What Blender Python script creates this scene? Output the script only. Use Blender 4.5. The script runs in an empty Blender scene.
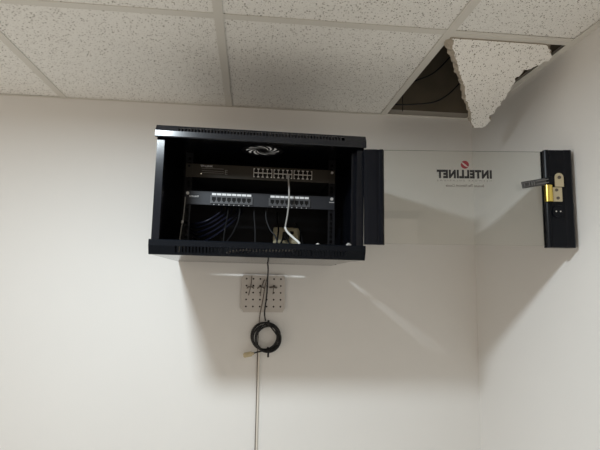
import bpy, bmesh, math, random
from mathutils import Vector, Matrix, Euler

random.seed(7)
C = bpy.context.scene.collection
sc = bpy.context.scene

# ------------------------------------------------------------------ sizes
H = 0.664            # ceiling height over the camera
W = 0.884            # right wall
TX = -0.0947         # one ceiling main runner
T = 0.6096           # ceiling module
YC = 0.637           # first cross runner from the back wall
FLOOR = -1.62
CAB = Vector((0.0285, 0.0, 0.060))     # cabinet base centre (at the wall)
TILT = 0.010                            # the cabinet hangs a little low on the right
CABM = Matrix.Translation(CAB) @ Matrix.Rotation(TILT, 4, 'Y')
DEP = 0.518

# ------------------------------------------------------------------ materials
def new_mat(name):
    m = bpy.data.materials.new(name); m.use_nodes = True
    nt = m.node_tree
    return m, nt, nt.nodes['Principled BSDF']

def pbr(name, col, rough=0.5, metal=0.0, spec=0.5, bump=0.0, bscale=200.0, var=0.0, vscale=8.0, coat=0.0):
    m, nt, b = new_mat(name)
    b.inputs['Base Color'].default_value = (*col, 1)
    b.inputs['Roughness'].default_value = rough
    b.inputs['Metallic'].default_value = metal
    b.inputs['Specular IOR Level'].default_value = spec
    b.inputs['Coat Weight'].default_value = coat
    tc = nt.nodes.new('ShaderNodeTexCoord')
    if var > 0:
        n = nt.nodes.new('ShaderNodeTexNoise'); n.inputs['Scale'].default_value = vscale
        n.inputs['Detail'].default_value = 4
        nt.links.new(tc.outputs['Object'], n.inputs['Vector'])
        mx = nt.nodes.new('ShaderNodeMix'); mx.data_type = 'RGBA'
        mx.inputs[6].default_value = (*[c * (1 - var) for c in col], 1)
        mx.inputs[7].default_value = (*[min(1, c * (1 + var)) for c in col], 1)
        nt.links.new(n.outputs['Fac'], mx.inputs[0])
        nt.links.new(mx.outputs[2], b.inputs['Base Color'])
    if bump > 0:
        n = nt.nodes.new('ShaderNodeTexNoise'); n.inputs['Scale'].default_value = bscale
        nt.links.new(tc.outputs['Object'], n.inputs['Vector'])
        bp = nt.nodes.new('ShaderNodeBump'); bp.inputs['Strength'].default_value = bump
        bp.inputs['Distance'].default_value = 0.002
        nt.links.new(n.outputs['Fac'], bp.inputs['Height'])
        nt.links.new(bp.outputs['Normal'], b.inputs['Normal'])
    return m

def tile_mat(name, base, speck):
    m, nt, b = new_mat(name)
    b.inputs['Roughness'].default_value = 0.95
    b.inputs['Specular IOR Level'].default_value = 0.1
    tc = nt.nodes.new('ShaderNodeTexCoord')
    nz = nt.nodes.new('ShaderNodeTexNoise'); nz.inputs['Scale'].default_value = 160; nz.inputs['Detail'].default_value = 2
    nt.links.new(tc.outputs['Object'], nz.inputs['Vector'])
    add = nt.nodes.new('ShaderNodeVectorMath'); add.operation = 'MULTIPLY_ADD'
    nt.links.new(nz.outputs['Color'], add.inputs[0])
    add.inputs[1].default_value = (0.008, 0.008, 0.008)
    nt.links.new(tc.outputs['Object'], add.inputs[2])
    last = None
    for scale, mul in ((175.0, 0.38), (360.0, 0.34)):
        v = nt.nodes.new('ShaderNodeTexVoronoi'); v.inputs['Scale'].default_value = scale
        nt.links.new(add.outputs[0], v.inputs['Vector'])
        sp = nt.nodes.new('ShaderNodeSeparateColor'); nt.links.new(v.outputs['Color'], sp.inputs[0])
        th = nt.nodes.new('ShaderNodeMath'); th.operation = 'MULTIPLY'
        nt.links.new(sp.outputs[0], th.inputs[0]); th.inputs[1].default_value = mul
        lt = nt.nodes.new('ShaderNodeMath'); lt.operation = 'LESS_THAN'
        nt.links.new(v.outputs['Distance'], lt.inputs[0]); nt.links.new(th.outputs[0], lt.inputs[1])
        if last is None: last = lt
        else:
            h = nt.nodes.new('ShaderNodeMath'); h.operation = 'MULTIPLY'; h.inputs[1].default_value = 0.6
            nt.links.new(lt.outputs[0], h.inputs[0])
            mxm = nt.nodes.new('ShaderNodeMath'); mxm.operation = 'MAXIMUM'
            nt.links.new(last.outputs[0], mxm.inputs[0]); nt.links.new(h.outputs[0], mxm.inputs[1])
            last = mxm
    mx = nt.nodes.new('ShaderNodeMix'); mx.data_type = 'RGBA'
    mx.inputs[6].default_value = (*base, 1); mx.inputs[7].default_value = (*speck, 1)
    nt.links.new(last.outputs[0], mx.inputs[0])
    nt.links.new(mx.outputs[2], b.inputs['Base Color'])
    bp = nt.nodes.new('ShaderNodeBump'); bp.inputs['Strength'].default_value = 0.5
    bp.inputs['Distance'].default_value = 0.002; bp.invert = True
    nt.links.new(last.outputs[0], bp.inputs['Height']); nt.links.new(bp.outputs['Normal'], b.inputs['Normal'])
    return m

def glass_mat(name, tint):
    m = bpy.data.materials.new(name); m.use_nodes = True
    nt = m.node_tree; nt.nodes.clear()
    out = nt.nodes.new('ShaderNodeOutputMaterial')
    tr = nt.nodes.new('ShaderNodeBsdfTransparent'); tr.inputs[0].default_value = (*tint, 1)
    gl = nt.nodes.new('ShaderNodeBsdfGlossy'); gl.inputs['Roughness'].default_value = 0.03
    fr = nt.nodes.new('ShaderNodeFresnel'); fr.inputs[0].default_value = 1.5
    mx = nt.nodes.new('ShaderNodeMixShader')
    nt.links.new(fr.outputs[0], mx.inputs[0]); nt.links.new(tr.outputs[0], mx.inputs[1])
    nt.links.new(gl.outputs[0], mx.inputs[2]); nt.links.new(mx.outputs[0], out.inputs[0])
    return m

def emit_mat(name, col, s):
    m, nt, b = new_mat(name)
    b.inputs['Emission Color'].default_value = (*col, 1); b.inputs['Emission Strength'].default_value = s
    return m

WALL = pbr('wall_paint', (0.80, 0.79, 0.765), 0.6, spec=0.25, bump=0.12, bscale=260, var=0.02, vscale=3)
TILE = tile_mat('mineral_tile', (0.93, 0.915, 0.87), (0.30, 0.27, 0.23))
CRUMB = pbr('tile_core', (0.46, 0.41, 0.34), 1.0, spec=0.0, bump=1.0, bscale=300, var=0.35, vscale=160)
GRID = pbr('grid_enamel', (0.74, 0.715, 0.655), 0.5, spec=0.3)
FLOORM = pbr('floor_vinyl', (0.76, 0.73, 0.68), 0.6, var=0.1)
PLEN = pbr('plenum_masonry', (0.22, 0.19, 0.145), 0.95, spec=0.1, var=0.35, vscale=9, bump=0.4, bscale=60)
BLACK = pbr('black_powder_coat', (0.004, 0.005, 0.008), 0.20, spec=0.27, bump=0.05, bscale=900)
BLACKG = pbr('black_gloss_steel', (0.006, 0.006, 0.008), 0.12, spec=0.5)
BLACKT = pbr('black_gloss_coat', (0.007, 0.008, 0.011), 0.21, spec=0.42)
BLACKL = pbr('black_satin_steel', (0.004, 0.005, 0.007), 0.30, spec=0.11)
BLACKM = pbr('black_matt_steel', (0.008, 0.008, 0.010), 0.5, spec=0.2)
DOORM = pbr('door_frame_black', (0.004, 0.005, 0.008), 0.30, spec=0.16)
GLASS = glass_mat('tinted_glass', (0.962, 0.966, 0.952))
EDGE = pbr('glass_edge', (0.10, 0.12, 0.10), 0.3)
SWITCH = pbr('switch_front_brown', (0.050, 0.044, 0.035), 0.45, spec=0.22, var=0.08, vscale=30)
SWBODY = pbr('switch_body_black', (0.02, 0.02, 0.02), 0.5)
NICKEL = pbr('port_shield_metal', (0.78, 0.76, 0.72), 0.4, metal=0.2)
JACK = pbr('jack_black', (0.006, 0.006, 0.006), 0.6, spec=0.2)
PANEL = pbr('patch_panel_black', (0.026, 0.028, 0.034), 0.45, spec=0.3)
PBLOCK = pbr('jack_block_grey', (0.075, 0.077, 0.083), 0.5)
WHITE = pbr('label_white', (0.86, 0.87, 0.87), 0.5)
INKW = pbr('print_white', (0.75, 0.75, 0.75), 0.5)
INKG = pbr('print_grey', (0.16, 0.14, 0.12), 0.6)
INKL = pbr('print_light_grey', (0.32, 0.31, 0.29), 0.6)
INKB = pbr('print_black', (0.008, 0.008, 0.009), 0.5)
INKR = pbr('print_red', (0.21, 0.020, 0.030), 0.5)
STEEL = pbr('screw_steel', (0.80, 0.79, 0.77), 0.45, metal=0.6)
BRASS = pbr('brass_latch', (0.86, 0.66, 0.16), 0.20, metal=1.0)
ZINC = pbr('yellow_zinc', (0.62, 0.55, 0.38), 0.42, metal=0.7)
GREYP = pbr('lever_grey', (0.085, 0.086, 0.088), 0.5)
GREYL = pbr('lever_relief', (0.15, 0.15, 0.15), 0.5)
CWHITE = pbr('cable_white', (0.78, 0.77, 0.74), 0.45)
CGREY = pbr('cable_grey', (0.40, 0.39, 0.37), 0.5)
CBLACK = pbr('cable_black', (0.020, 0.020, 0.021), 0.42, spec=0.3)
CNAVY = pbr('cable_navy', (0.006, 0.007, 0.018), 0.45, spec=0.2)
BEIGE = pbr('beige_plastic', (0.78, 0.70, 0.47), 0.5, var=0.08, vscale=30)
PEG = pbr('pegboard_white', (0.58, 0.545, 0.505), 0.6, var=0.05, vscale=60)
HOLE = pbr('hook_bronze', (0.13, 0.11, 0.09), 0.5, metal=0.3)
PCORESHADE = pbr('pegboard_core_and_hole_shade', (0.045, 0.036, 0.03), 0.8, spec=0.1)  # brown board core, also the painted shade seen through the holes
PLUG = pbr('plug_ivory', (0.56, 0.48, 0.31), 0.45)
WIREP = pbr('wire_ivory', (0.74, 0.70, 0.63), 0.5)
WIRED = pbr('wire_dark', (0.14, 0.115, 0.09), 0.5)
CDARK = pbr('cable_black_inside', (0.007, 0.007, 0.008), 0.45, spec=0.22)
LED = emit_mat('indicator_led', (1.0, 0.86, 0.66), 1.1)

# ------------------------------------------------------------------ mesh helper
class MB:
    def __init__(s): s.v = []; s.f = []
    def add(s, vs, fs):
        o = len(s.v); s.v += [Vector(v) for v in vs]; s.f += [[i + o for i in f] for f in fs]; return s
    def box(s, x0, x1, y0, y1, z0, z1):
        return s.add([(x0,y0,z0),(x1,y0,z0),(x1,y1,z0),(x0,y1,z0),(x0,y0,z1),(x1,y0,z1),(x1,y1,z1),(x0,y1,z1)],
                     [(0,3,2,1),(4,5,6,7),(0,1,5,4),(1,2,6,5),(2,3,7,6),(3,0,4,7)])
    def bbox(s, x0, x1, y0, y1, z0, z1, b=0.002, seg=2):
        bm = bmesh.new(); bmesh.ops.create_cube(bm, size=1)
        for v in bm.verts: v.co = ((x0+x1)/2 + v.co.x*(x1-x0), (y0+y1)/2 + v.co.y*(y1-y0), (z0+z1)/2 + v.co.z*(z1-z0))
        bmesh.ops.bevel(bm, geom=bm.edges[:], offset=b, segments=seg, affect='EDGES', profile=0.5)
        bm.verts.index_update(); s.add([v.co.copy() for v in bm.verts], [[v.index for v in f.verts] for f in bm.faces]); bm.free(); return s
    def prism(s, pts, axis, a, b):
        """pts: closed 2-D outline; swept along axis from a to b"""
        n = len(pts)
        def p3(p, t):
            return {'x': (t, p[0], p[1]), 'y': (p[0], t, p[1]), 'z': (p[0], p[1], t)}[axis]
        vs = [p3(p, a) for p in pts] + [p3(p, b) for p in pts]
        fs = [tuple(range(n))[::-1], tuple(range(n, 2*n))] + [(i, (i+1) % n, n + (i+1) % n, n + i) for i in range(n)]
        return s.add(vs, fs)
    def cyl(s, p, q, r, n=16, r2=None):
        return s.tube([p, q], r, n, r2=r2)
    def tube(s, pts, r, n=10, r2=None, cap=True):
        pts = [Vector(p) for p in pts]; m = len(pts)
        tg = []
        for i in range(m):
            d = pts[min(i+1, m-1)] - pts[max(i-1, 0)]; tg.append(d.normalized())
        u = tg[0].orthogonal().normalized(); rings = []
        for i in range(m):
            u = (u - tg[i] * u.dot(tg[i])).normalized(); w = tg[i].cross(u)
            rr = r if r2 is None else r + (r2 - r) * i / (m - 1)
            rings.append([pts[i] + rr * (math.cos(2*math.pi*k/n) * u + math.sin(2*math.pi*k/n) * w) for k in range(n)])
        vs = [v for R in rings for v in R]; fs = []
        for i in range(m - 1):
            for k in range(n):
                fs.append((i*n+k, i*n+(k+1) % n, (i+1)*n+(k+1) % n, (i+1)*n+k))
        if cap: fs += [tuple(range(n))[::-1], tuple(range((m-1)*n, m*n))]
        return s.add(vs, fs)
    def build(s, name, mat, parent=None, off=(0,0,0), smooth=False, mats=None, matfn=None):
        off = Vector(off)
        me = bpy.data.meshes.new(name)
        me.from_pydata([v - off for v in s.v], [], s.f)
        bm = bmesh.new(); bm.from_mesh(me); bmesh.ops.recalc_face_normals(bm, faces=bm.faces); bm.to_mesh(me); bm.free()
        for m in (mats or [mat]): me.materials.append(m)
        if matfn:
            for p in me.polygons: p.material_index = matfn(p)
        if smooth:
            for p in me.polygons: p.use_smooth = True
        o = bpy.data.objects.new(name, me); C.objects.link(o)
        if parent: o.parent = parent
        if smooth:
            try: me.set_sharp_from_angle(angle=math.radians(40))
            except Exception: pass
        return o

def tag(o, label=None, cat=None, group=None, kind=None):
    if label: o['label'] = label
    if cat: o['category'] = cat
    if group: o['group'] = group
    if kind: o['kind'] = kind
    return o

def struct(name, mb, mat, **k):
    return tag(mb.build(name, mat, **k), kind='structure')

def thing(name, label, cat, mat4, group=None):
    o = bpy.data.objects.new(name, None); o.empty_display_size = 0.05; C.objects.link(o)
    o.matrix_basis = mat4
    return tag(o, label, cat, group)

def place(o, mat4): o.matrix_basis = mat4; return o

def spline(pts, n=12):
    """Catmull-Rom through the points"""
    P = [Vector(p) for p in pts]; P = [P[0]*2 - P[1]] + P + [P[-1]*2 - P[-2]]
    out = []
    for i in range(1, len(P) - 2):
        a, b, c, d = P[i-1:i+3]
        for k in range(n):
            t = k / n
            out.append(0.5 * (2*b + (c-a)*t + (2*a-5*b+4*c-d)*t*t + (3*b-a-3*c+d)*t**3))
    out.append(P[-2]); return out

def text_mesh(txt, size, width=None, height=None, bold=0.0, depth=0.0003, spacing=1.0, shear=0.0):
    """letters as a mesh in the x-z plane facing -y, centred on the origin"""
    cu = bpy.data.curves.new('lettering', 'FONT'); cu.body = txt; cu.size = size; cu.offset = bold * size
    cu.extrude = depth; cu.space_character = spacing; cu.shear = shear; cu.align_x = 'CENTER'; cu.align_y = 'CENTER'
    cu.resolution_u = 3
    ob = bpy.data.objects.new('lettering', cu); C.objects.link(ob)
    dg = bpy.context.evaluated_depsgraph_get(); me = bpy.data.meshes.new_from_object(ob.evaluated_get(dg))
    bpy.data.objects.remove(ob); bpy.data.curves.remove(cu)
    vs = [v.co.copy() for v in me.vertices]; fs = [list(p.vertices) for p in me.polygons]
    bpy.data.meshes.remove(me)
    xs = [v.x for v in vs]; ys = [v.y for v in vs]; cx = (min(xs)+max(xs))/2; cy = (min(ys)+max(ys))/2
    k = 1.0 if width is None else width / (max(xs) - min(xs))
    kz = 1.0 if height is None else height / (max(ys) - min(ys))
    return [Vector(((v.x-cx)*k, -v.z, (v.y-cy)*kz)) for v in vs], fs

# ================================================================== SETTING
m = MB().box(-3.2, W, 0, 0.1, FLOOR, H + 0.004)
struct('wall_back', m, WALL)
m = MB().box(W, W + 0.1, -4.2, 0.1, FLOOR, H + 0.004)
struct('wall_right', m, WALL)
m = MB().box(-3.2, W + 0.1, -4.2, 0.1, FLOOR - 0.1, FLOOR)
struct('floor', m, FLOORM)

# suspended tiles, one opening where a tile has broken
xs = [TX + i * T for i in range(-5, 2)] + [W]
ys = [0.0] + [-YC - k * T for k in range(0, 6)]
m = MB()
for i in range(len(xs) - 1):
    for j in range(len(ys) - 1):
        if i == len(xs) - 2 and j == 0: continue
        dz = random.uniform(0.0012, 0.003)
        x0, x1 = xs[i] + 0.003, xs[i+1] - 0.003
        y1, y0 = ys[j] - 0.003, ys[j+1] + 0.003
        m.box(x0, x1, y0, y1, H + dz, H + dz + 0.015)
struct('ceiling', m, TILE)

m = MB()
fl = 0.012
for x in xs[:-1]:
    m.box(x - fl, x + fl, ys[-1], 0, H - 0.001, H + 0.0008)
    m.box(x - 0.001, x + 0.001, ys[-1], 0, H, H + 0.034)
for y in ys[1:]:
    for i in range(len(xs) - 1):
        m.box(xs[i] + fl, xs[i+1] - fl if i < len(xs) - 2 else W, y - fl, y + fl, H - 0.0004, H + 0.0008)
        m.box(xs[i] + fl, xs[i+1] - fl if i < len(xs) - 2 else W, y - 0.001, y + 0.001, H, H + 0.034)
m.box(TX + T + fl, W - .022, -YC, -YC + 0.021, H - 0.0012, H + 0.0008)
struct('trim_1', m, GRID)
m = MB().box(-3.2, TX + T, -0.009, 0, H - 0.0012, H + 0.0004).box(TX + T, W, -0.014, 0, H - 0.0012, H + 0.0004).box(-3.2, W, -0.0015, 0, H, H + 0.024)
struct('trim_2', m, GRID)
m = MB().box(W - 0.022, W, ys[-1], 0, H - 0.0014, H + 0.0004).box(W - 0.0015, W, ys[-1], 0, H, H + 0.024)
struct('trim_3', m, GRID)

# masonry box above the suspended ceiling
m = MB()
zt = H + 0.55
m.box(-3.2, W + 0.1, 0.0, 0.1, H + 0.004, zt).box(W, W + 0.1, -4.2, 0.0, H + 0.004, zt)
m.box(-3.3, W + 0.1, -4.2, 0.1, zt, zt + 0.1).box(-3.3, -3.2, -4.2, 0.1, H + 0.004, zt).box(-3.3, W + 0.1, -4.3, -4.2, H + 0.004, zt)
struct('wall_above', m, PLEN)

# ================================================================== BROKEN TILE
th = math.radians(30)
hinge = Vector((0, -YC + 0.004, H + 0.0025))
rows = [(.531,.016),(.541,.024),(.545,.036),(.560,.055),(.569,.068),(.583,.084),(.595,.105),(.606,.126),(.620,.144),(.635,.163),(.646,.186),(.658,.212),
        (.674,.233),(.690,.255),(.705,.283),(.714,.303),(.725,.315),(.731,.322),(.738,.323),(.745,.320),(.752,.322),(.759,.314),(.758,.305),(.762,.293),
        (.751,.281),(.750,.268),(.759,.258),(.757,.243),(.764,.232),(.763,.214),(.768,.199),(.766,.178),(.769,.163),(.766,.152),(.771,.140),(.765,.129),
        (.776,.114),(.776,.102),(.788,.098),(.799,.087),(.812,.082),(.820,.069),(.834,.066),(.838,.053),(.828,.040),(.817,.028),(.800,.016)]
def jag(pts):
    out = []
    for a, b in zip(pts, pts[1:] + pts[:1]):
        out.append(a)
        if a[1] > 0.017 or b[1] > 0.017:
            for t in (0.33, 0.66):
                out.append((a[0]+(b[0]-a[0])*t + random.uniform(-.003,.003), a[1]+(b[1]-a[1])*t + random.uniform(-.003,.003)))
    return out
rows = [(x - 0.013*min(1, i/4) if i < 18 else x - 0.013 + 0.013*min(1, (i-18)/4) if i < 22 else x, q) for i, (x, q) in enumerate(rows)]
outl = jag(rows)
ax = Vector((1,0,0)); asd = Vector((0, math.cos(th), -math.sin(th))); an = Vector((0, math.sin(th), math.cos(th)))
mb = MB(); n = len(outl); vs = []
layers = (0.0, 0.005, 0.010, 0.015, 0.019)
for li, t in enumerate(layers):
    for qi, p in enumerate(outl):
        lf = max(0.0, 1 - qi/(3*18.0)) if p[1] > .017 else 0.0
        j = 0.0 if li == 0 or p[1] < 0.017 else 0.005
        vs.append(ax*(p[0]-(0.020*lf if qi > 3 else 0.006)*min(1, t/.012)+random.uniform(-j,j)) + asd*(p[1]+random.uniform(-j,j)) + an*t + hinge)
fs = [tuple(range(n))[::-1], tuple(range((len(layers)-1)*n, len(layers)*n))]
for li in range(len(layers)-1):
    fs += [(li*n+i, li*n+(i+1) % n, (li+1)*n+(i+1) % n, (li+1)*n+i) for i in range(n)]
mb.add(vs, fs)
o = mb.build('broken_ceiling_tile', None, off=hinge + ax*.53, mats=[TILE, CRUMB], matfn=lambda p: 0 if len(p.vertices) > 4 else 1)
o.location = hinge + ax*.53
tag(o, 'broken white ceiling tile hanging jagged from the ceiling grid over the dark hole', 'ceiling tile')

# wires over the ceiling
for pts, r, lab in (([(.47,-.05,.686),(.545,-.05,.690),(.609,-.05,.693),(.699,-.05,.706),(.757,-.05,.736),(.808,-.05,.785),(.880,-.05,.869)], .0028, 'lower thin black wire sagging in the dark hole over the ceiling'),
                    ([(.52,-.07,.770),(.602,-.07,.777),(.635,-.07,.787),(.693,-.07,.815),(.739,-.07,.856),(.786,-.07,.909),(.880,-.07,1.00)], .0028, 'upper thin black wire rising across the dark hole over the ceiling'),
                    ([(.588,-.03,H+.548),(.588,-.03,.95),(.587,-.03,.80),(.587,-.028,.672)], .0018, 'straight upright hanger wire in the dark hole over the ceiling')):
    P0 = Vector(pts[0])
    o = MB().tube(spline(pts), r, 8).build('ceiling_wire', CBLACK, off=P0, smooth=True); o.location = P0
    tag(o, lab, 'wire')

# ================================================================== CABINET
CABX = CABM @ Matrix.Translation((-0.0035, 0, 0))
cab = thing('network_cabinet', 'black wall-mounted network cabinet with its glass door swung open to the right', 'cabinet', CABX)
HB, HL = 0.2855, 0.2885
RT = 0.348
# side panels: outer sheet, front flange with return
for sgn in (-1, 1):
    m = MB()
    a, b = sorted((sgn*HB, sgn*(HB-0.0015)))
    m.box(a, b, -0.505, -0.002, 0.003 if sgn > 0 else 0.001, RT)
    a, b = sorted((sgn*HB, sgn*(HB-0.0185)))
    m.box(a, b, -0.506, -0.5035, 0.036, 0.310)                   # front flange
    a, b = sorted((sgn*(HB-0.0185), sgn*(HB-0.0200)))
    m.box(a, b, -0.506, -0.478, 0.036, 0.310)                     # return
    a, b = sorted((sgn*(HB-0.030), sgn*(HB-0.0015)))
    if sgn > 0: m.box(a, b, -0.480, -0.478, 0.036, 0.310)
    m.build('side_panel', BLACK, cab)
# back panel
m = MB().box(-HB+.0016, HB-.0016, -0.004, -0.002, 0.004, RT-.001)
m.build('back_panel', BLACKM, cab)
# bottom panel with a rear cable slot and a narrow gap along its right edge
m = MB()
bx1 = HB - 0.0135
sx0, sx1, sy0, sy1 = -0.196, 0.136, -0.094, -0.080
m.box(-HB+.0016, bx1, -0.500, sy0, 0.001, 0.0035)
m.box(-HB+.0016, HB-.0016, sy1, -0.004, 0.001, 0.0035)
m.box(-HB+.0016, sx0, sy0, sy1, 0.001, 0.0035); m.box(sx1, HB-.0016, sy0, sy1, 0.001, 0.0035)
m.box(bx1, HB-.0016, -0.500, -0.410, 0.001, 0.0035); m.box(bx1, HB-.0016, -0.112, sy0, 0.001, 0.0035)
m.box(bx1, bx1 + .0035, -0.410, -0.112, 0.001, 0.0035)
m.build('bottom_panel', BLACKG, cab)

# roof with round fan opening
FC = (0.003, -0.322); FR = 0.062
x0, x1, y0, y1 = -HB, HB, -0.500, -0.001
angs = [2*math.pi*k/96 for k in range(96)] + [math.atan2(y-FC[1], x-FC[0]) % (2*math.pi) for x in (x0, x1) for y in (y0, y1)]
angs.sort(); vs = []; fs = []; n = len(angs)
for zz in (RT-0.0015, RT):
    for a in angs:
        c, s = math.cos(a), math.sin(a)
        t = min(((x1 if c > 0 else x0) - FC[0]) / c if abs(c) > 1e-9 else 9, ((y1 if s > 0 else y0) - FC[1]) / s if abs(s) > 1e-9 else 9)
        vs += [(FC[0] + FR*c, FC[1] + FR*s, zz), (FC[0] + t*c, FC[1] + t*s, zz)]
for i in range(n):
    j = (i+1) % n
    fs += [(2*i, 2*j, 2*j+1, 2*i+1), (2*n+2*i, 2*n+2*i+1, 2*n+2*j+1, 2*n+2*j), (2*i, 2*n+2*i, 2*n+2*j, 2*j), (2*i+1, 2*j+1, 2*n+2*j+1, 2*n+2*i+1)]
roof = MB().add(vs, fs).build('top_panel', BLACK, cab)
# swirl fan grille in the opening
NA, SUB, NR = 10, 6, 14
ri, ro, rout = 0.011, 0.055, FR + 0.004
mb = MB(); A = NA*SUB; vs = []; fs = []
rad = [ri + (ro-ri)*k/NR for k in range(NR+1)]
for layer, zz in enumerate((RT-0.0022, RT-0.0010)):
    for r in rad + [rout]:
        for a in range(A):
            ph = 2*math.pi*a/A - 1.35*math.log(min(r, ro)/ri)
            vs.append((FC[0] + r*math.cos(ph), FC[1] + r*math.sin(ph), zz))
    for k in range(A): pass
NV = (NR+2)*A
def slot(k, a):      # width of a slot changes from hub to rim
    f = k/(NR-1); s = a % SUB
    return (s < 3) if 0.14 < f < 0.99 else False
for k in range(NR+1):
    for a in range(A):
        if k < NR and slot(k, a): continue
        b = (a+1) % A
        q = (k*A+a, k*A+b, (k+1)*A+b, (k+1)*A+a)
        fs.append(q[::-1]); fs.append(tuple(i+NV for i in q))
for a in range(A): pass
fs += [tuple(range(A)), tuple(range(NV, NV+A))[::-1]]
mb.add(vs, fs).build('fan_grille', BLACKM, roof)

# top front lip: bright lower facet, slotted upper facet
def lip(zz, name, slots, x0, x1, pitch, sw):
    m = MB()
    plain, cut, rim = zz
    m.prism(rim, 'x', -HL, HL)
    m.prism(plain, 'x', -HL, HL)
    m.prism(cut, 'x', -HL, x0); m.prism(cut, 'x', x1, HL)
    k = 0; x = x0
    while x + pitch <= x1 + 1e-6:
        m.prism(cut, 'x', x + sw, x + pitch); x += pitch
    return m.build(name, BLACKT if name == 'top_lip' else BLACKL, cab)
lip(([(-0.521,0.318),(-0.521,0.3325),(-0.498,0.3325),(-0.498,0.327),(-0.512,0.3155),(-0.519,0.3155)],
     [(-0.521,0.3325),(-0.5115,0.3467),(-0.509,0.3467),(-0.517,0.3325)],
     [(-0.5115,0.3467),(-0.509,0.3505),(-0.4985,0.3505),(-0.4985,0.349),(-0.508,0.349),(-0.509,0.3467)]), 'top_lip', 52, -0.2285, 0.2270, 0.00876, 0.0042)
lip(([(-0.519,0.040),(-0.522,0.037),(-0.522,0.0235),(-0.507,0.0235),(-0.507,0.036),(-0.498,0.036),(-0.498,0.040)],
     [(-0.522,0.0235),(-0.5155,0.0078),(-0.5125,0.0078),(-0.518,0.0235)],
     [(-0.5155,0.0078),(-0.5125,0.0005),(-0.499,0.0005),(-0.499,0.003),(-0.511,0.003),(-0.5125,0.0078)]), 'bottom_lip', 52, -0.2200, 0.2356, 0.00876, 0.0040)

# 19 inch mounting rails
RY = -0.262
for sgn in (-1, 1):
    m = MB(); xc = sgn*0.2326 + 0.0035
    hw = 0.00475; zc = 0.030; pit = [0.0159, 0.0159, 0.0127]
    a, b = xc - 0.0105, xc + 0.0105
    z = 0.020; i = 0; holes = []
    zz = 0.026
    while zz < 0.325: holes.append(zz); zz += pit[i % 3]; i += 1
    edges = [0.004]
    for h in holes: edges += [h - hw, h + hw]
    edges.append(RT - 0.004)
    for q in range(0, len(edges), 2): m.box(a, b, RY, RY + 0.002, edges[q], edges[q+1])
    for h in holes:
        m.box(a, xc - hw, RY, RY + 0.002, h - hw, h + hw); m.box(xc + hw, b, RY, RY + 0.002, h - hw, h + hw)
    a, b = sorted((sgn*0.2431 + .0035, sgn*0.2451 + .0035))
    m.box(a, b, RY, RY + 0.030, 0.004, RT - 0.004)
    m.build('mounting_rail', BLACKM, cab)

# ---- door: child of the cabinet, hinged at the right front edge, opened flat towards the right wall
DA = math.atan2(0.067, 0.570)
DM = Matrix.Translation((0.3150, -0.518, 0.101)) @ Matrix.Rotation(-DA, 4, 'Z')
door = bpy.data.objects.new('door', None); door.empty_display_size = 0.05; C.objects.link(door)
door.parent = cab; door.matrix_basis = CABX.inverted() @ DM
m = MB().box(0.035, 0.515, -0.0020, 0.0020, 0.003, 0.2655)
o = m.build('glass_pane', None, door, mats=[GLASS, EDGE], matfn=lambda p: 0 if abs(p.normal.y) > .9 else 1)
# hinge strip: folded channel with stepped ridges
m = MB().prism([(-0.004,0.012),(-0.004,-0.003),(0.006,-0.004),(0.030,-0.004),(0.032,-0.0026),(0.038,-0.0026),(0.0395,-0.006),(0.0465,-0.006),(0.0485,-0.004),(0.0485,-0.0026),(0.035,-0.0022),(0.035,0.0022),(0.0515,0.0026),(0.0515,0.010),(0.049,0.012)], 'z', 0.0, 0.2665)
m.build('hinge_strip', DOORM, door)
# latch strip
m = MB().prism([(0.4895,-0.0026),(0.4895,-0.014),(0.492,-0.0165),(0.499,-0.0165),(0.502,-0.014),(0.540,-0.014),(0.544,-0.0165),(0.560,-0.0165),(0.5645,-0.013),(0.5655,-0.008),(0.5655,0.008),(0.561,0.012),(0.495,0.012),(0.4895,0.008),(0.4895,0.0026),(0.514,0.0022),(0.514,-0.0022)], 'z', -0.002, 0.2672)
latch = m.build('latch_strip', DOORM, door)
fy = -0.014
# lock plate with round top
pts = [(0.5110,0.163),(0.5345,0.163)] + [(0.52275 + 0.01175*math.cos(a), 0.189 + 0.01175*math.sin(a)) for a in [math.pi*k/12 for k in range(13)]]
m = MB().prism(pts, 'y', fy - 0.0095, fy - 0.0070)
m.build('lock_plate', ZINC, door)
MB().cyl((0.52275, fy-0.0072, 0.1885), (0.52275, fy+0.001, 0.1885), 0.006, 20).build('lock_barrel', DOORM, door, smooth=True)
m = MB().cyl((0.52275, fy-0.0095, 0.1885), (0.52275, fy-0.0115, 0.1885), 0.0045, 16)
m.build('screw', HOLE, door, smooth=True)
# brass catch: curved bright left face and flat drilled plate
m = MB().prism([(0.4845, -0.0150),(0.4852,-0.0215),(0.4890,-0.0255),(0.4950,-0.0270),(0.5010,-0.0255),(0.5045,-0.0225),(0.5060,-0.0190),(0.5060,-0.0142)], 'z', 0.122, 0.1675)
m.build('brass_catch', BRASS, door, smooth=True)
m = MB().bbox(0.5060, 0.5310, -0.0205, -0.0142, 0.1225, 0.1620, 0.001)
m.build('catch_plate', ZINC, door)
for (u, w) in ((0.5155, 0.154), (0.5185, 0.132)):
    MB().cyl((u, -0.0205, w), (u, -0.0222, w), 0.0042, 14).build('screw', HOLE, door, smooth=True)
# round knob back with two screws
m = MB().cyl((0.5185, fy, 0.0955), (0.5185, fy-0.005, 0.0955), 0.0150, 28).bbox(0.508, 0.529, fy-0.004, fy, 0.080, 0.113, 0.0015)
m.build('handle_back', DOORM, door, smooth=True)
for du in (-0.0058, 0.0058):
    MB().cyl((0.5185+du, fy-0.005, 0.0955), (0.5185+du, fy-0.0062, 0.0955), 0.0019, 12).build('screw', STEEL, door, smooth=True)
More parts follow.
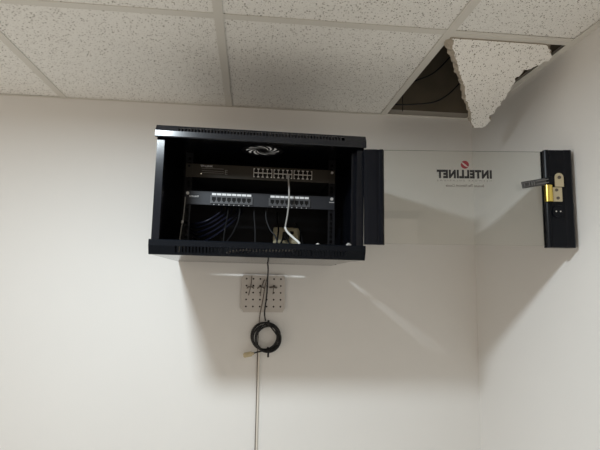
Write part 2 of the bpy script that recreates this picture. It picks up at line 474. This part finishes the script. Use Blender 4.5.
# lever reaching over the glass
def xf(mb, M): mb.v = [M @ v for v in mb.v]; return mb
m = xf(MB().bbox(-0.078, 0.022, -0.0035, 0.0, -0.0095, 0.0095, 0.001), Matrix.Translation((0.500, -0.0163, 0.1800)) @ Matrix.Rotation(-math.radians(10), 4, 'Y'))
lever = m.build('cam_lever', GREYP, door)
xf(MB().bbox(-0.011, 0.024, -0.0042, 0.0006, -0.0105, 0.0105, 0.001), Matrix.Translation((0.500, -0.0163, 0.1800)) @ Matrix.Rotation(-math.radians(10), 4, 'Y')).build('lever_dark_end', DOORM, lever)  # darker box over the lever's end on the latch strip
m = MB()
for a, b, c, d in ((-.073,-.058,.0045,.0060),(-.073,-.058,-.0060,-.0045),(-.073,-.0715,-.006,.006),(-.0595,-.058,-.006,.006),(-.053,-.0505,-.006,.006),(-.0475,-.0445,-.006,.006),(-.041,-.006,.003,.0055),(-.041,-.006,-.0055,-.003)):
    m.box(a, b, -0.0040, -0.0075, c, d)
xf(m, Matrix.Translation((0.500, -0.0163, 0.1800)) @ Matrix.Rotation(-math.radians(10), 4, 'Y')).build('lever_relief', GREYL, lever)

# printed brand on the glass (reads mirrored from inside)
def door_text(txt, size, width, u, w, mat, name, **k):
    vs, fs = text_mesh(txt, size, width, **k)
    MB().add([Vector((u - v.x, -0.0026 - v.y*0.2, w + v.z)) for v in vs], fs).build(name, mat, door)
door_text('INTELLINET', 0.0330, 0.152, 0.2728, 0.1992, INKB, 'brand_name', height=0.0240, bold=0.066, spacing=1.16)
door_text('NETWORK SOLUTIONS', 0.0052, 0.150, 0.2728, 0.1808, INKG, 'brand_subtitle', spacing=1.9)
door_text('Because The Network Counts', 0.0095, 0.106, 0.2740, 0.1668, INKG, 'brand_slogan', shear=0.2, bold=0.025)
# red ball with a pale swoosh
m = MB(); R = 0.0112; N = 40
def ball(a0, a1): return [(R*math.cos(a), R*math.sin(a)) for a in [a0 + (a1-a0)*k/24 for k in range(25)]]
up = ball(math.radians(-30), math.radians(138)); dn = ball(math.radians(150), math.radians(320))
cu1 = [( -0.0083 + 0.0166*t, 0.0075 - 0.0128*t + 0.0012*math.sin(math.pi*t)) for t in [k/10 for k in range(1, 10)]]
cu2 = [( 0.0084 - 0.0178*t, -0.0072 + 0.0126*t - 0.0030*math.sin(math.pi*t)) for t in [k/10 for k in range(1, 10)]]
for pl in (up + cu1, dn + cu2):
    m.prism([(0.2752 + p[0], 0.2260 + p[1]) for p in pl], 'y', -0.0029, -0.0022)
m.build('brand_emblem', INKR, door)

# ================================================================== EQUIPMENT (cabinet space)
def cab_thing(name, label, cat, loc, group=None):
    t = thing(name, label, cat, CABM @ Matrix.Translation(loc), group); return t, Vector(loc)

# ---- network switch
sw, so = cab_thing('network_switch', 'brown-fronted 24-port network switch above the patch panel in the black cabinet', 'network switch', (0, RY, 0.2635))
Z0, Z1 = 0.2635, 0.3075
m = MB().box(-0.220, 0.220, RY - 0.0005, RY + 0.18, Z0 + .001, Z1 - .001)
m.build('body', SWBODY, sw, so)
m = MB().bbox(-0.221, 0.221, RY - 0.005, RY - 0.0006, Z0, Z1, 0.001)
face = m.build('front_panel', SWITCH, sw, so)
for s in (-1, 1):
    a, b = sorted((s*0.2213, s*0.2425))
    MB().box(a, b, RY - 0.0025, RY - 0.0006, Z0, Z1).build('mounting_ear', SWITCH, sw, so)
    for dz in (0.0085,):
        MB().cyl((s*0.2326, RY - 0.0025, Z1 - dz), (s*0.2326, RY - 0.0055, Z1 - dz), 0.0042, 14).build('screw', STEEL if s > 0 else BLACKM, sw, so, smooth=True)
jw = 0.0147
for x0 in (-0.0255, 0.0402, 0.1060):
    m = MB(); xe = x0 + 4*jw; zb, zt2 = 0.2720, 0.3005; yf = RY - 0.0075
    zm = (zb + zt2)/2
    bar = 0.0009
    for k in range(5):
        m.box(x0 + k*jw - bar, x0 + k*jw + bar, yf, RY - 0.005, zb, zt2)
    for z, q in ((zm, 1.5),): m.box(x0 - bar, xe + bar, yf, RY - 0.005, z - bar*q, z + bar*q)
    # latch notches: small shield corners
    for k in range(4):
        for z, d in ((zb, 1), (zt2, -1)):
            for q in (0, 1):
                xx = x0 + k*jw + (bar if q == 0 else jw - bar - 0.0026)
                m.box(xx, xx + 0.0026, yf, RY - 0.005, min(z, z + d*0.003), max(z, z + d*0.003))
    blk = m.build('port_block', NICKEL, sw, so)
    for k in range(4):
        for z in (zb, zm):
            MB().box(x0 + k*jw + bar, x0 + (k+1)*jw - bar, RY - 0.0062, RY - 0.0052, z + bar, z + (zt2-zb)/2 - bar).build('port', JACK, blk, so)
vs, fs = text_mesh('TP-LINK', 0.0080, 0.040, bold=0.02)
MB().add([v + Vector((-0.1770, RY - 0.0053, 0.3008)) for v in vs], fs).build('brand_name', INKW, sw, so)
m = MB()
for z in (0.2935, 0.2855, 0.2795): m.box(-0.192, -0.122, RY - 0.0054, RY - 0.0050, z - .0005, z + .0005)
m.box(-0.118, -0.1165, RY - .0054, RY - .0050, 0.277, 0.291)
for z in (0.277, 0.284, 0.290): m.box(-0.118, -0.110, RY - .0054, RY - .0050, z - .0007, z + .0007)
m.build('indicator_legend', INKL, sw, so)
MB().cyl((-0.1935, RY - 0.005, 0.2755), (-0.1935, RY - 0.0062, 0.2755), 0.0013, 12).build('indicator_light', LED, sw, so)

# ---- patch panel
pp, po = cab_thing('patch_panel', 'black 16-port patch panel with white label strips under the network switch', 'patch panel', (0, RY, 0.1750))
m = MB().bbox(-0.2425, 0.2425, RY - 0.0035, RY - 0.0006, 0.1750, 0.2190, 0.0008).box(-0.216, 0.216, RY - 0.0006, RY + 0.012, 0.2165, 0.2185)
m.build('panel', PANEL, pp, po)
for x0 in (-0.1608, 0.0262):
    x1 = x0 + 0.135
    m = MB(); yf = RY - 0.0085; jp = 0.127/8; xa = x0 + 0.004
    m.box(x0, x1, yf, RY - 0.0035, 0.2005, 0.2060); m.box(x0, x1, yf, RY - 0.0035, 0.1800, 0.1850)
    m.box(x0, x0 + 0.0055, yf, RY - .0035, 0.1850, 0.2005); m.box(x1 - 0.0055, x1, yf, RY - .0035, 0.1850, 0.2005)
    for k in range(1, 8): m.box(xa + k*jp - 0.0018, xa + k*jp + 0.0018, yf, RY - .0035, 0.1850, 0.2005)
    # notch shoulders at each jack's foot
    for k in range(8):
        for q in (0, 1):
            xx = xa + k*jp + (0.0018 if q == 0 else jp - 0.0018 - 0.0032)
            m.box(xx, xx + 0.0032, yf, RY - .0035, 0.1850, 0.1890)
    blk = m.build('jack_block', PBLOCK, pp, po)
    for k in range(8):
        MB().box(xa + k*jp + 0.0018, xa + (k+1)*jp - 0.0018, RY - 0.0052, RY - 0.0036, 0.1851, 0.2004).build('port', JACK, blk, po)
    m = MB()
    for k in range(8): m.box(xa + k*jp + .0010, xa + (k+1)*jp - .0010, RY - 0.0098, RY - 0.0088, 0.2062, 0.2130)
    ls = m.build('label_strip', WHITE, pp, po)
    MB().box(xa, xa + 8*jp, RY - 0.0088, RY - 0.0036, 0.2060, 0.2132).build('label_holder', PBLOCK, pp, po)
    m = MB()
    for k in range(8):
        xx = xa + (k + .5)*jp
        m.box(xx - .0014, xx + .0014, RY - 0.0040, RY - 0.0034, 0.1762, 0.1786)
    m.build('port_marks', INKW, pp, po)
vs, fs = text_mesh('INTELLINET', 0.0068, 0.030, bold=0.035)
MB().add([v + Vector((-0.2120, RY - 0.0039, 0.2010)) for v in vs], fs).build('brand_name', INKW, pp, po)
m = MB()
for k in range(4): m.box(0.225 + k*.0042, 0.2282 + k*.0042, RY - .0040, RY - .0034, 0.1985, 0.2010)
m.build('panel_mark', INKW, pp, po)
for s in (-1, 1):
    MB().cyl((s*0.2326, RY - 0.0035, 0.2105), (s*0.2326, RY - 0.0070, 0.2105), 0.0052, 16).build('screw', STEEL, pp, po, smooth=True)

def cable(name, pts, r, mat, label, cat='cable', group=None, n=8, world=False, spl=12):
    P = [Vector(p) if world else CABM @ Vector(p) for p in pts]
    o = MB().tube(spline(P, spl), r, n).build(name, mat, off=P[0], smooth=True); o.location = P[0]
    return tag(o, label, cat, group)

# white patch cord
P = [(0.0855, -0.272, 0.2790), (0.0860, -0.292, 0.2680), (0.0885, -0.301, 0.230), (0.0890, -0.300, 0.190), (0.0865, -0.292, 0.150), (0.0820, -0.285, 0.118), (0.0810,-0.284,0.108)]
wp = [CABM @ Vector(p) for p in P]
pc = thing('network_cable', 'white network cord hanging from a switch port in front of the patch panel', 'cable', Matrix.Translation(wp[0]))
MB().tube(spline(wp), 0.0027, 10).build('cord', CGREY, pc, wp[0], smooth=True)
P2 = [(0.0810,-0.284,0.109), (0.0840,-0.293,0.099), (0.0910,-0.318,0.086), (0.1030,-0.350,0.070), (0.1160,-0.395,0.050), (0.10,-0.455,0.030), (0.06,-0.488,0.022), (0.0,-0.4915,0.0195), (-0.055,-0.4915,0.0195), (-0.09,-0.470,0.012)]
wp2 = [CABM @ Vector(p) for p in P2]
lw = MB().tube(spline(wp2), 0.0036, 10).build('cord_sleeve', CWHITE, pc, wp[0], smooth=True)
m = MB().box(0.0800, 0.0910, RY - 0.0150, RY - 0.0063, 0.2735, 0.2845)
m.v = [CABM @ v for v in m.v]
m.build('plug', CGREY, pc, wp[0])

# navy cables at the left, behind the panel
for k, (xa, xb, zb, yy) in enumerate(((-0.125,-0.215,0.118,-0.20),(-0.108,-0.208,0.108,-0.19),(-0.092,-0.200,0.094,-0.18),(-0.075,-0.192,0.080,-0.17),(-0.060,-0.186,0.064,-0.16))):
    cable('network_cable', [(xa, -0.235, 0.186), (xa-.006, yy-.02, 0.160), ((xa+xb)/2-.002, yy-.03, (0.150+zb)/2-.006), (xb, yy-.01, zb), (xb-.022, yy+.03, zb+.006), (xb-.045, yy+.08, zb+.02)], 0.0034, CNAVY,
          'dark navy network cable curving down behind the left end of the patch panel', 'cable', 'navy cables behind the patch panel')
cable('network_cable', [(-0.072,-0.235,0.186),(-0.066,-0.255,0.160),(-0.070,-0.265,0.125),(-0.085,-0.28,0.085),(-0.105,-0.30,0.050),(-0.125,-0.32,0.010)], 0.0026, CDARK, 'black cable looping below the left row of patch panel ports')
cable('network_cable', [(-0.103,-0.235,0.186),(-0.106,-0.24,0.14),(-0.112,-0.25,0.09),(-0.116,-0.26,0.02)], 0.0022, CDARK, 'thin black cable dropping beside the navy cables')
cable('network_cable', [(-0.018,-0.235,0.184),(-0.019,-0.24,0.15),(-0.014,-0.25,0.10),(-0.012,-0.26,0.02)], 0.0024, CDARK, 'black cable dropping straight down below the middle of the patch panel')
cable('network_cable', [(0.022,-0.235,0.184),(0.020,-0.24,0.145),(0.034,-0.25,0.105),(0.052,-0.26,0.080),(0.066,-0.27,0.03)], 0.0026, CDARK, 'black cable bending right towards the beige socket box')
# light cable down the left rail
lp = [(-0.2385,-0.272,0.196),(-0.2392,-0.276,0.165),(-0.2398,-0.282,0.135),(-0.2422,-0.292,0.100),(-0.2440,-0.300,0.070),(-0.245,-0.305,0.010)]
wpl = [CABM @ Vector(p) for p in lp]
lc = thing('grey_cable', 'light grey cable running down along the left mounting rail', 'cable', Matrix.Translation(wpl[0]))
MB().tube(spline(wpl), 0.0017, 8).build('cord', CGREY, lc, wpl[0], smooth=True)
MB().tube([CABM @ Vector((-0.2412,-0.2875,0.119)), CABM @ Vector((-0.2420,-0.289,0.110))], 0.0036, 10).build('cable_clip', CWHITE, lc, wpl[0], smooth=True)

# beige socket box with plugged black leads
bxm = CABM @ Matrix.Translation((0.100, -0.005, 0.075))
bx = thing('socket_box', 'beige socket box at the back of the black cabinet behind the white cord', 'socket box', bxm)
MB().bbox(-0.045, 0.052, -0.045, 0.0, 0.0, 0.061, 0.004).build('box', BEIGE, bx)
MB().bbox(-0.041, 0.048, -0.049, -0.0455, 0.005, 0.056, 0.002).build('cover', BEIGE, bx)
m = MB().bbox(-0.012, 0.012, -0.072, -0.0492, 0.014, 0.042, 0.003)
pl = m.build('plug', CDARK, bx)
for s in (-1, 1):
    MB().tube(spline([(s*0.006-0.004, -0.068, 0.022), (s*0.012-0.004, -0.085, 0.006), (s*0.026-0.004, -0.10, -0.028), (s*0.034-0.004, -0.115, -0.062)]), 0.0034, 8).build('lead', CDARK, pl, smooth=True)
MB().bbox(0.016, 0.030, -0.0515, -0.0492, 0.036, 0.047, 0.001).build('rocker', CDARK, bx)
cable('power_cord', [(0.072,-0.08,0.010),(0.066,-0.090,0.060),(0.070,-0.100,0.120),(0.064,-0.13,0.150),(0.060,-0.18,0.172)], 0.0032, CDARK, 'black cord rising in front of the left side of the beige socket box')
cable('power_cord', [(0.150,-0.06,0.006),(0.160,-0.080,0.060),(0.152,-0.090,0.115),(0.130,-0.10,0.150)], 0.0030, CDARK, 'black cord curving past the right side of the beige socket box')

# loose cage nuts on the cabinet's lip
for k, (x, y, rz, lab) in enumerate(((0.243, -0.497, 0.4, 'small steel cage nut lying loose on the right end of the cabinet lip'), (0.157, -0.498, 1.1, 'small steel cage nut lying on the cabinet lip left of the other one'))):
    m = MB().bbox(-0.006, 0.006, -0.0045, 0.0045, 0, 0.0055 if k == 0 else 0.003, 0.0012).cyl((0, 0, 0.0048 if k == 0 else .0025), (0, 0, 0.0078 if k == 0 else .0045), 0.0036, 12)
    o = m.build('cage_nut', CGREY)
    o.matrix_basis = CABM @ Matrix.Translation((x, y, 0.0402)) @ Matrix.Rotation(rz, 4, 'Z')
    tag(o, lab, 'cage nut', 'cage nuts on the cabinet lip')

# ================================================================== PEGBOARD ON THE WALL
PX, PZ, PIT = 0.0545, -0.0460, 0.0254
NC, NRW = 6, 5
pt = 0.0055; py1 = -0.0030; py0 = py1 - pt
mb = MB(); bm = bmesh.new()
hr = 0.0033
def cell(cx, cz, hx, hz, cut):
    n = 16; ring = []; outer = []
    for k in range(n):
        a = 2*math.pi*(k)/n
        ring.append((cx + hr*math.cos(a), cz + hr*math.sin(a)))
        c, s = math.cos(a), math.sin(a); t = min(hx/abs(c) if abs(c) > 1e-6 else 9, hz/abs(s) if abs(s) > 1e-6 else 9)
        p = [c*t, s*t]
        if False and abs(abs(c)-abs(s)) < 1e-3 and (p[0]*cut[0] > 0 and p[1]*cut[1] > 0): p = [p[0]*0.80, p[1]*0.80]
        outer.append((cx + p[0], cz + p[1]))
    vs = []; fs = []
    for yy in (py0, py1):
        vs += [(x, yy, z) for x, z in ring] + [(x, yy, z) for x, z in outer]
    for k in range(n):
        j = (k+1) % n
        fs += [(k, j, n+j, n+k), (2*n+k, 3*n+k, 3*n+j, 2*n+j), (k, 2*n+k, 2*n+j, j), (n+k, n+j, 3*n+j, 3*n+k)]
    mb.add(vs, fs)
for i in range(NC):
    for j in range(NRW):
        cut = None
        if i in (0, NC-1) and j in (0, NRW-1): cut = (-1 if i == 0 else 1, -1 if j == 0 else 1)
        cell(PX + (i-(NC-1)/2)*PIT, PZ + (j-(NRW-1)/2)*PIT, PIT/2, PIT/2, cut)
hx_, hz_ = NC*PIT/2, NRW*PIT/2; ml, mr, mt, mbm = 0.0055, 0.0035, 0.0025, 0.0080
for pts in ([(PX-hx_, PZ-hz_), (PX-hx_-ml, PZ-hz_+.006), (PX-hx_-ml, PZ+hz_-.010), (PX-hx_, PZ+hz_)],
            [(PX+hx_, PZ-hz_), (PX+hx_+mr, PZ-hz_+.006), (PX+hx_+mr, PZ+hz_-.010), (PX+hx_, PZ+hz_)],
            [(PX-hx_, PZ+hz_), (PX-hx_+.005, PZ+hz_+mt), (PX+hx_-.008, PZ+hz_+mt), (PX+hx_, PZ+hz_)],
            [(PX-hx_, PZ-hz_), (PX-hx_+.004, PZ-hz_-mbm), (PX+hx_-.004, PZ-hz_-mbm), (PX+hx_, PZ-hz_)]):
    mb.prism(pts, 'y', py0, py1)
pg = thing('pegboard_plate', 'small white perforated board fixed to the wall under the black cabinet', 'pegboard', Matrix.Translation((PX, 0, PZ)))
mb.build('board', None, pg, (PX, 0, PZ), mats=[PEG, PCORESHADE], matfn=lambda p: 0 if abs(p.normal.y) > .9 else 1)
MB().box(PX - hx_, PX + hx_, py1, py1 + .0006, PZ - hz_, PZ + hz_).build('hole_shade_sheet', PCORESHADE, pg, (PX, 0, PZ))  # added dark sheet, its colour stands in for shade inside the holes
for sx in (-1, 1):
    for sz in (-1, 1):
        MB().cyl((PX + sx*PIT, 0, PZ + sz*PIT), (PX + sx*PIT, py1 + .0006, PZ + sz*PIT), 0.006, 12).build('spacer', PEG, pg, (PX, 0, PZ))
def peg(i, j): return (PX + (i-(NC-1)/2)*PIT, PZ + ((NRW-1)/2 - j)*PIT)
hooks = (((0.0055), 1.0, 'leftmost dark hook on the small white perforated board', 0.5),
         ((0.0445), 0.0, 'middle dark hook on the perforated board beside the black cable', 0.3),
         ((0.0900), 0.0, 'rightmost dark hook on the perforated board, with the thickest bar', 0.0))
for k, (hx, up_, lab, wob) in enumerate(hooks):
    z0 = PZ + 0.0190
    h = thing('board_hook', lab, 'hook', Matrix.Translation((hx, py0, z0)), 'hooks on the perforated board')
    rb = 0.0021 if k < 2 else 0.0030
    hw_ = 0.0125
    bar = [(-hw_, -0.001, -0.0035 if k < 2 else 0.001), (-hw_*.6, -0.006, 0.001), (0, -0.008, 0.002), (hw_*.6, -0.006, 0.001), (hw_, -0.001, -0.0035 if k < 2 else 0.0)]
    MB().tube(spline(bar, 8), rb, 8).build('crossbar', HOLE, h, smooth=True)
    if k == 0: st = [(0.0045, -0.004, 0.043), (0.003, -0.007, 0.018), (0.0005, -0.010, 0.001), (-0.003, -0.010, -0.015), (-0.006, -0.006, -0.029)]
    elif k == 1: st = [(0.013, -0.004, 0.030), (0.007, -0.007, 0.016), (0.001, -0.010, 0.001), (-0.0005, -0.010, -0.015), (-0.002, -0.006, -0.031)]
    else: st = [(0.002, -0.003, 0.006), (0.001, -0.010, 0.001), (0.000, -0.011, -0.010), (-0.001, -0.009, -0.024)]
    MB().tube(spline(st, 8), 0.0016, 8).build('stem', HOLE, h, smooth=True)

# ================================================================== COILED CABLE
cc = Vector((0.0695, -0.020, -0.2065))
ct = thing('coiled_cable', 'black cable coming out under the cabinet and tied in a coil below the perforated board', 'cable', Matrix.Translation(cc))
pts = [(0.060, -0.086, 0.085), (0.066, -0.080, 0.050), (0.068, -0.050, 0.030), (0.0675, -0.024, -0.005), (0.0670, -0.022, -0.035), (0.0640, -0.022, -0.075), (0.0600, -0.022, -0.110), (0.0605, -0.022, -0.130), (0.0640, -0.024, -0.148)]
drop = spline(pts)
MB().tube(drop, 0.0028, 10).build('lead', CBLACK, ct, cc, smooth=True)
loop = []; turns = 6
for k in range(turns*40 + 1):
    a = math.pi/2 - 2*math.pi*k/40.0; t = k/(turns*40)
    tn = k/40.0
    rr = 0.0462 + 0.0020*math.sin(tn*2.4) + 0.0014*math.sin(tn*5.3+1); of = 0.0062*math.sin(tn*1.9 + .4)
    ex = 1.0 + 0.06*math.sin(tn*1.7); 
    loop.append((cc.x - of + rr*ex*math.cos(a) + 0.002*math.sin(tn*1.1), cc.y + 0.0075*math.sin(tn*1.9 + .6) + 0.002*math.cos(a*1.0+tn), cc.z + 0.7*of + rr*1.03*math.sin(a)))
MB().tube(loop, 0.0033, 8).build('coil', CBLACK, ct, cc, smooth=True)
tail = spline([(cc.x+0.030, cc.y-.004, cc.z-0.040), (cc.x+0.006, cc.y-.008, cc.z-0.047), (cc.x-0.020, cc.y-.006, cc.z-0.049), (cc.x-0.058, cc.y-.004, cc.z-0.0590)])
MB().tube(tail, 0.0026, 8).build('tail', CBLACK, ct, cc, smooth=True)
MB().tube(spline([(cc.x+0.0375, cc.y-.011, cc.z+0.008),(cc.x+0.030,cc.y-.012,cc.z+0.018),(cc.x+0.016,cc.y-.013,cc.z+0.035),(cc.x+0.004,cc.y-.012,cc.z+0.047)]), 0.0027, 8).build('strand', CBLACK, ct, cc, smooth=True)
def band(pc, r, ang, wid, name):
    pc = Vector(pc); m = MB(); n = 20; vs = []; fs = []
    t = Vector((math.cos(ang), 0, math.sin(ang))); rr = Vector((-math.sin(ang), 0, math.cos(ang)))
    for s in (-1, 1):
        for q, rad_ in ((0, r), (1, r + .0016)):
            for k in range(n):
                a = 2*math.pi*k/n
                vs.append(pc + t*(s*wid/2) + rr*(rad_*0.92*math.cos(a)) + Vector((0, 1, 0))*(rad_*0.95*math.sin(a)))
    for k in range(n):
        j = (k+1) % n
        fs += [(k, j, n+j, n+k), (2*n+k, 3*n+k, 3*n+j, 2*n+j), (n+k, n+j, 3*n+j, 3*n+k), (k, 2*n+k, 2*n+j, j)]
    m.add(vs, fs)
    return m
m = band((cc.x+0.0060, cc.y, cc.z-0.0475), 0.0128, 0.10, 0.0064, 'cable_tie')
m.bbox(cc.x+0.0025, cc.x+0.0095, cc.y-.018, cc.y-.010, cc.z-0.0690, cc.z-0.0560, 0.0015)
m.build('cable_tie', CBLACK, ct, cc)
m = band((cc.x+0.0050, cc.y, cc.z+0.0490), 0.0118, 0.0, 0.0075, 'cable_tie')
m.build('cable_tie', CBLACK, ct, cc)
# ivory plug on the tail
M = Matrix.Translation((cc.x-0.0560, cc.y-.004, cc.z-0.0585)) @ Matrix.Rotation(math.radians(-12), 4, 'Y')
m = MB().bbox(-0.025, 0.004, -0.0058, 0.0058, -0.0085, 0.0085, 0.002).bbox(-0.0275, -0.0245, -0.0045, 0.0045, -0.0058, 0.0058, 0.001).bbox(0.002, 0.012, -0.0045, 0.0045, -0.0050, 0.0050, 0.002)
xf(m, M)
plug = m.build('plug', PLUG, ct, cc); plug['label'] = 'ivory plug'
m = xf(MB().bbox(-0.018, -0.004, -0.0082, -0.0058, -0.0030, 0.0030, 0.0008), M); m.build('latch_clip', PLUG, plug, cc)

# pale wire running down the wall
pw = [(0.0665, -0.016, 0.012), (0.0600, -0.0130, -0.020), (0.0545, -0.0120, -0.060), (0.0485, -0.0110, -0.095), (0.0435, -0.0080, -0.125), (0.0405, -0.0060, -0.170), (0.0380, -0.0055, -0.240), (0.0380, -0.0050, -0.360), (0.0375, -0.0050, -0.500), (0.0368, -0.0050, -0.700), (0.038, -0.0050, -1.0), (0.038, -0.0050, FLOOR + .012), (0.038, -0.010, FLOOR + .004), (0.040, -0.05, FLOOR + .004)]
o = MB().tube(spline([Vector(p) for p in pw]), 0.0015, 8).build('wall_wire', WIRED, off=Vector(pw[0]), smooth=True); o.location = Vector(pw[0])
tag(o, 'thin dark wire running over the perforated board and straight down the wall', 'wire')
pw = [(0.0480, -0.0080, -0.238), (0.0445, -0.0075, -0.262), (0.0432, -0.0070, -0.300), (0.0428, -0.0060, -0.400), (0.0424, -0.0060, -0.600), (0.0424, -0.0060, -1.0), (0.0424, -0.0060, FLOOR + .012), (0.0440, -0.012, FLOOR + .004), (0.047, -0.05, FLOOR + .004)]
o = MB().tube(spline([Vector(p) for p in pw]), 0.0033, 8).build('wall_wire', WIREP, off=Vector(pw[0]), smooth=True); o.location = Vector(pw[0])
tag(o, 'ivory wire running down the wall from behind the black coil to the floor', 'wire')

# ================================================================== LIGHT
def lamp(name, kind, loc, energy, size, col, rot=(0, 0, 0), sy=None):
    L = bpy.data.lights.new(name, kind); L.energy = energy; L.color = col
    if kind == 'POINT': L.shadow_soft_size = size
    else:
        L.shape = 'DISK' if sy is None else 'RECTANGLE'; L.size = size
        if sy: L.size_y = sy
    o = bpy.data.objects.new(name, L); C.objects.link(o); o.location = loc; o.rotation_euler = rot
    return o
WARM = (1.0, 0.85, 0.71); COOL = (0.875, 0.97, 1.03)
E_DISK, E_SKY = 22.5, 0.63
lamp('ceiling_lamp', 'AREA', (-0.41, -1.125, 0.602), E_DISK, 0.16, COOL)

w = bpy.data.worlds.new('World'); sc.world = w; w.use_nodes = True
bg = w.node_tree.nodes['Background']; bg.inputs[0].default_value = (*WARM, 1); bg.inputs[1].default_value = E_SKY

# ================================================================== CAMERA
f, cd, yaw, pitch, roll = 473.28, 1.7845, 0.1048, 0.1172, 0.0146
cam = bpy.data.cameras.new('camera'); cam.sensor_width = 36; cam.lens = 36 * f / 600
cam.clip_start = 0.02
co = bpy.data.objects.new('camera', cam); C.objects.link(co); sc.camera = co
fw = Vector((math.sin(yaw)*math.cos(pitch), math.cos(yaw)*math.cos(pitch), math.sin(pitch)))
rt = Vector((math.cos(yaw), -math.sin(yaw), 0)); upv = rt.cross(fw)
c, s = math.cos(roll), math.sin(roll)
# image right/up turned by the roll
r2 = rt*c + upv*s*1.0
u2 = upv*c - rt*s*1.0
M = Matrix((r2, u2, -fw)).transposed().to_4x4(); M.translation = Vector((0, -cd, 0))
co.matrix_world = M

sc.view_settings.view_transform = 'Standard'; sc.view_settings.look = 'None'
sc.view_settings.exposure = 0.0; sc.view_settings.gamma = 1.0; sc.view_settings.use_curve_mapping = False
